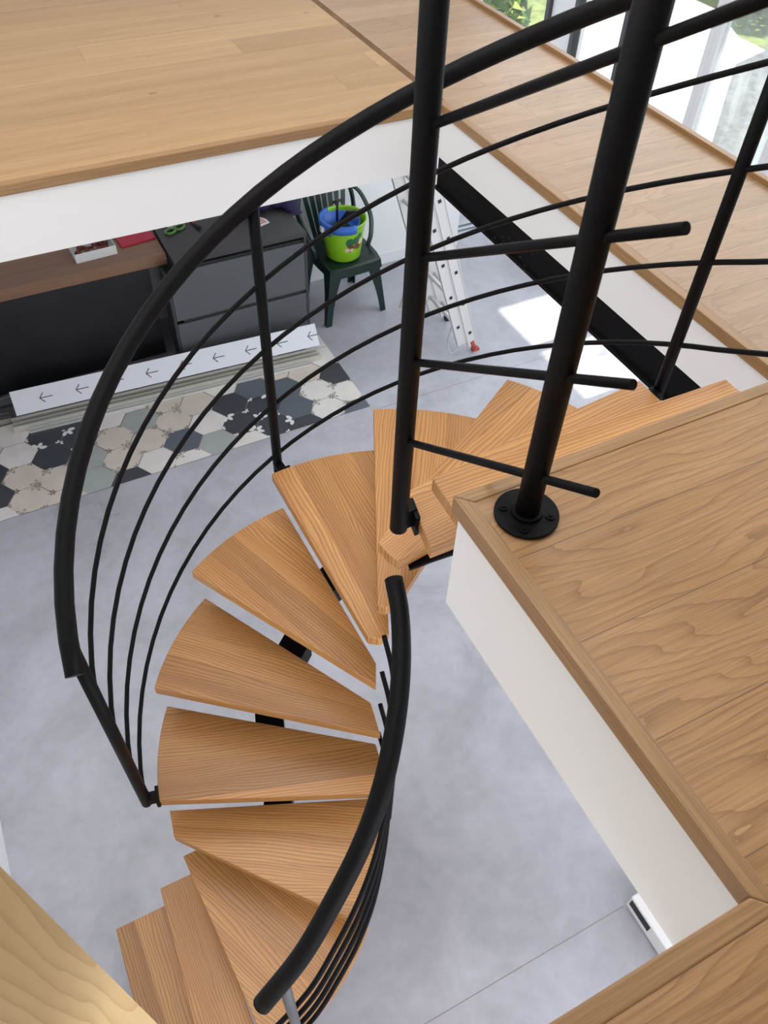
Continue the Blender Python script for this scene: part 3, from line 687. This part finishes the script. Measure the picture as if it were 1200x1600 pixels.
bm = MB(); tube(bm, [lp(X2-.03, 0, .40, 4.28), lp(X2-.26, 0, .12, 4.22)], .016, 10); tube(bm, [lp(X2-.03, 0, .62, 4.28), lp(X2-.27, 0, .30, 4.22)], .016, 10); link('stabiliser', bm, LW, ld)
bm = MB(); tube(bm, spline([lp(X2, 0, .34, 3.92), (2.60, 3.92, .12), (2.63, 3.90, .03), (2.72, 3.92, .10), lp(X2, .0, .22, 3.93)], 6), .0045, 8); link('strap', bm, new_mat('grey_strap', (.5,.5,.5), .7), ld)

# ------------------------------------------------------------ small things on the worktop and the drawer unit
ZT = .782
t = thing('card_tray', 'open white cardboard tray with reddish contents on the brown worktop', 'box')
bm = MB(); 
for a in ((-.13, .13, -.10, -.097, 0, .060), (-.13, .13, .097, .10, 0, .060), (-.13, -.127, -.097, .097, 0, .060), (.127, .13, -.097, .097, 0, .060), (-.127, .127, -.097, .097, 0, .003)): box(bm, *a)
link('tray', bm, new_mat('white_card', (.80,.79,.78), .6), t)
bm = MB(); rr_ = random.Random(5)
for k in range(44):
    x, y = rr_.uniform(-.10, .10), rr_.uniform(-.075, .075); vs = box(bm, -.016, .016, -.008, .008, 0, .012); xform(vs, Matrix.Translation((x, y, .004+rr_.random()*.014)) @ Matrix.Rotation(rr_.random()*6, 4, 'Z') @ Matrix.Rotation(rr_.uniform(-.3, .3), 4, 'X'))
o = link('contents', bm, new_mat('reddish_bits', (.20, .05, .035), .6), t); o['kind'] = 'stuff'
t.location = (.510, 4.950, ZT); t.rotation_euler = (0, 0, math.radians(3))
bm = MB(); vs = box(bm, -.115, .115, -.11, .11, 0, .012); xform(vs, Matrix.Translation((.79, 5.03, ZT)) @ Matrix.Rotation(.1, 4, 'Z'))
link('folder', bm, new_mat('red_plastic_sleeve', (.55, .01, .05), .4), label='red plastic folder lying on the brown worktop behind the white tray', cat='folder', bevel=.003)
ZD = .806
t = thing('scissors', 'green handled scissors lying on the dark drawer cabinet', 'scissors')
bm = MB()
for s in (-1, 1): tube(bm, [(s*.028+.026*math.cos(a), .02*math.sin(a), .008) for a in [k*math.pi/8 for k in range(17)]], .006, 8)
link('handles', bm, new_mat('green_plastic', (.10, .26, .05), .4), t)
bm = MB(); vs = box(bm, -.005, .004, .02, .12, .003, .006); xform(vs, Matrix.Rotation(.12, 4, 'Z')); vs = box(bm, -.004, .005, .02, .12, .006, .009); xform(vs, Matrix.Rotation(-.12, 4, 'Z')); link('blades', bm, ALU, t)
t.scale = (1.35,)*3; t.location = (1.05, 4.94, ZD); t.rotation_euler = (0, 0, .4)
t = thing('marker_pen', 'short black and red marker pen near the green scissors', 'pen')
bm = MB(); tube(bm, [(0, 0, .009), (0, .05, .009)], .009, 12); link('barrel', bm, DK, t)
bm = MB(); tube(bm, [(0, .0505, .009), (0, .10, .009)], .0085, 12); link('cap', bm, RD, t)
t.scale = (1.3,)*3; t.location = (1.20, 4.88, ZD); t.rotation_euler = (0, 0, .15)
bm = MB(); tube(bm, [(1.54, 4.945, ZD+.014), (1.545, 5.02, ZD+.014)], .014, 12); link('small_bottle', bm, new_mat('teal_plastic', (.03, .22, .24), .35), label='small teal bottle lying on the dark drawer cabinet', cat='bottle')
t = thing('paper_tag', 'small white rounded tag with red print on the drawer cabinet', 'tag')
bm = MB(); prism(bm, [(-.03, -.04), (.03, -.04), (.038, 0), (.025, .04), (-.025, .04), (-.038, 0)], 0, .003); link('card', bm, new_mat('tag_white', (.80, .76, .76), .5), t, bevel=.001)
bm = MB()
for yy in (-.018, .0, .018): box(bm, -.022, .022, yy-.005, yy+.004, .0031, .0038)
link('print', bm, new_mat('tag_red', (.55, .12, .12), .5), t)
t.scale = (1.25,)*3; t.location = (1.60, 4.82, ZD); t.rotation_euler = (0, 0, .3)
bm = MB(); rr_ = random.Random(2)
tube(bm, spline([(1.48, 4.985, ZD+.034), (1.60, 4.96, ZD+.040), (1.72, 4.985, ZD+.040), (1.80, 4.95, ZD+.034), (1.86, 4.89, ZD+.012), (1.868, 4.86, ZD-.03)], 6), [.036+.007*math.sin(i*.9) for i in range(31)], 14, flat=(.9, 1.6))
link('cloth_bundle', bm, new_mat('navy_fabric', (.018, .012, .06), .9), smooth=True, label='crumpled dark purple cloth at the far corner of the drawer cabinet', cat='cloth')

# ------------------------------------------------------------ white convector heater under the near floor
t = thing('convector_heater', 'low white convector heater with a black grille on the concrete floor', 'heater', (1.30, .1, .2))
HW = new_mat('white_enamel', (.80, .80, .79), .35)
bm = MB(); box(bm, 1.457, 1.57, -.6, .385, .012, .115); link('body', bm, HW, t, bevel=.006)
bm = MB(); box(bm, 1.50, 1.512, -.55, .375, .1145, .1175); link('top_slot', bm, new_mat('light_grey', (.6,.6,.6), .4), t)
bm = MB(); box(bm, 1.4545, 1.4575, .255, .372, .055, .10); link('grille', bm, LB, t)
for y in (-.5, .3):
    bm = MB(); box(bm, 1.47, 1.56, y-.02, y+.02, 0, .012); link('foot', bm, HW, t)

# ------------------------------------------------------------ planting outside the windows
LEAF = []
for i, c in enumerate(((.16, .26, .04), (.30, .36, .06), (.10, .18, .04))):
    LEAF.append(new_mat('leaf_%s' % 'abc'[i], c, .6))
def shrub(x, y, r, h, label, seed):
    R_ = random.Random(seed); t = thing('shrub', label, 'shrub', (x, y, -.31), 'shrubs beyond the terrace')
    bm = MB()
    for k in range(900):
        a, b = R_.uniform(0, 6.283), math.acos(R_.uniform(-.3, 1)); rr = r*R_.uniform(.75, 1.05)
        c = Vector((x+rr*math.sin(b)*math.cos(a), y+rr*math.sin(b)*math.sin(a), -.31+h*.45+h*.55*math.cos(b)))
        u = Vector((R_.uniform(-1, 1), R_.uniform(-1, 1), R_.uniform(-1, 1))).normalized(); v = u.cross(Vector((R_.uniform(-1, 1), .3, R_.uniform(-1, 1)))).normalized()
        L_, w = R_.uniform(.10, .18), R_.uniform(.04, .07)
        f = bm.faces.new([bm.verts.new(c+p) for p in (-u*L_, v*w, u*L_, -v*w)]); f.material_index = R_.randrange(3)
    link('foliage', bm, LEAF, t, rec=False)
    bm = MB(); tube(bm, [(x, y, -.31), (x+.05, y, -.31+h*.6)], .05, 8); link('stem', bm, new_mat('bark', (.12,.08,.05), .8), t)
for i, (x, y, r, h, l_) in enumerate(((5.6, 9.2, .9, 1.3, 'nearest bushy green shrub seen through the leftmost window pane'), (7.0, 11.0, .9, 1.5, 'green shrub behind the nearest one, outside the leftmost pane'), (10.9, 9.3, .8, 1.3, 'green shrub beyond the terrace, left one seen through the dusty window'), (10.8, 7.4, .8, 1.3, 'green shrub beyond the terrace, right one seen through the dusty window'))):
    shrub(x, y, r, h, l_, 20+i)
bpy.context.view_layer.update()
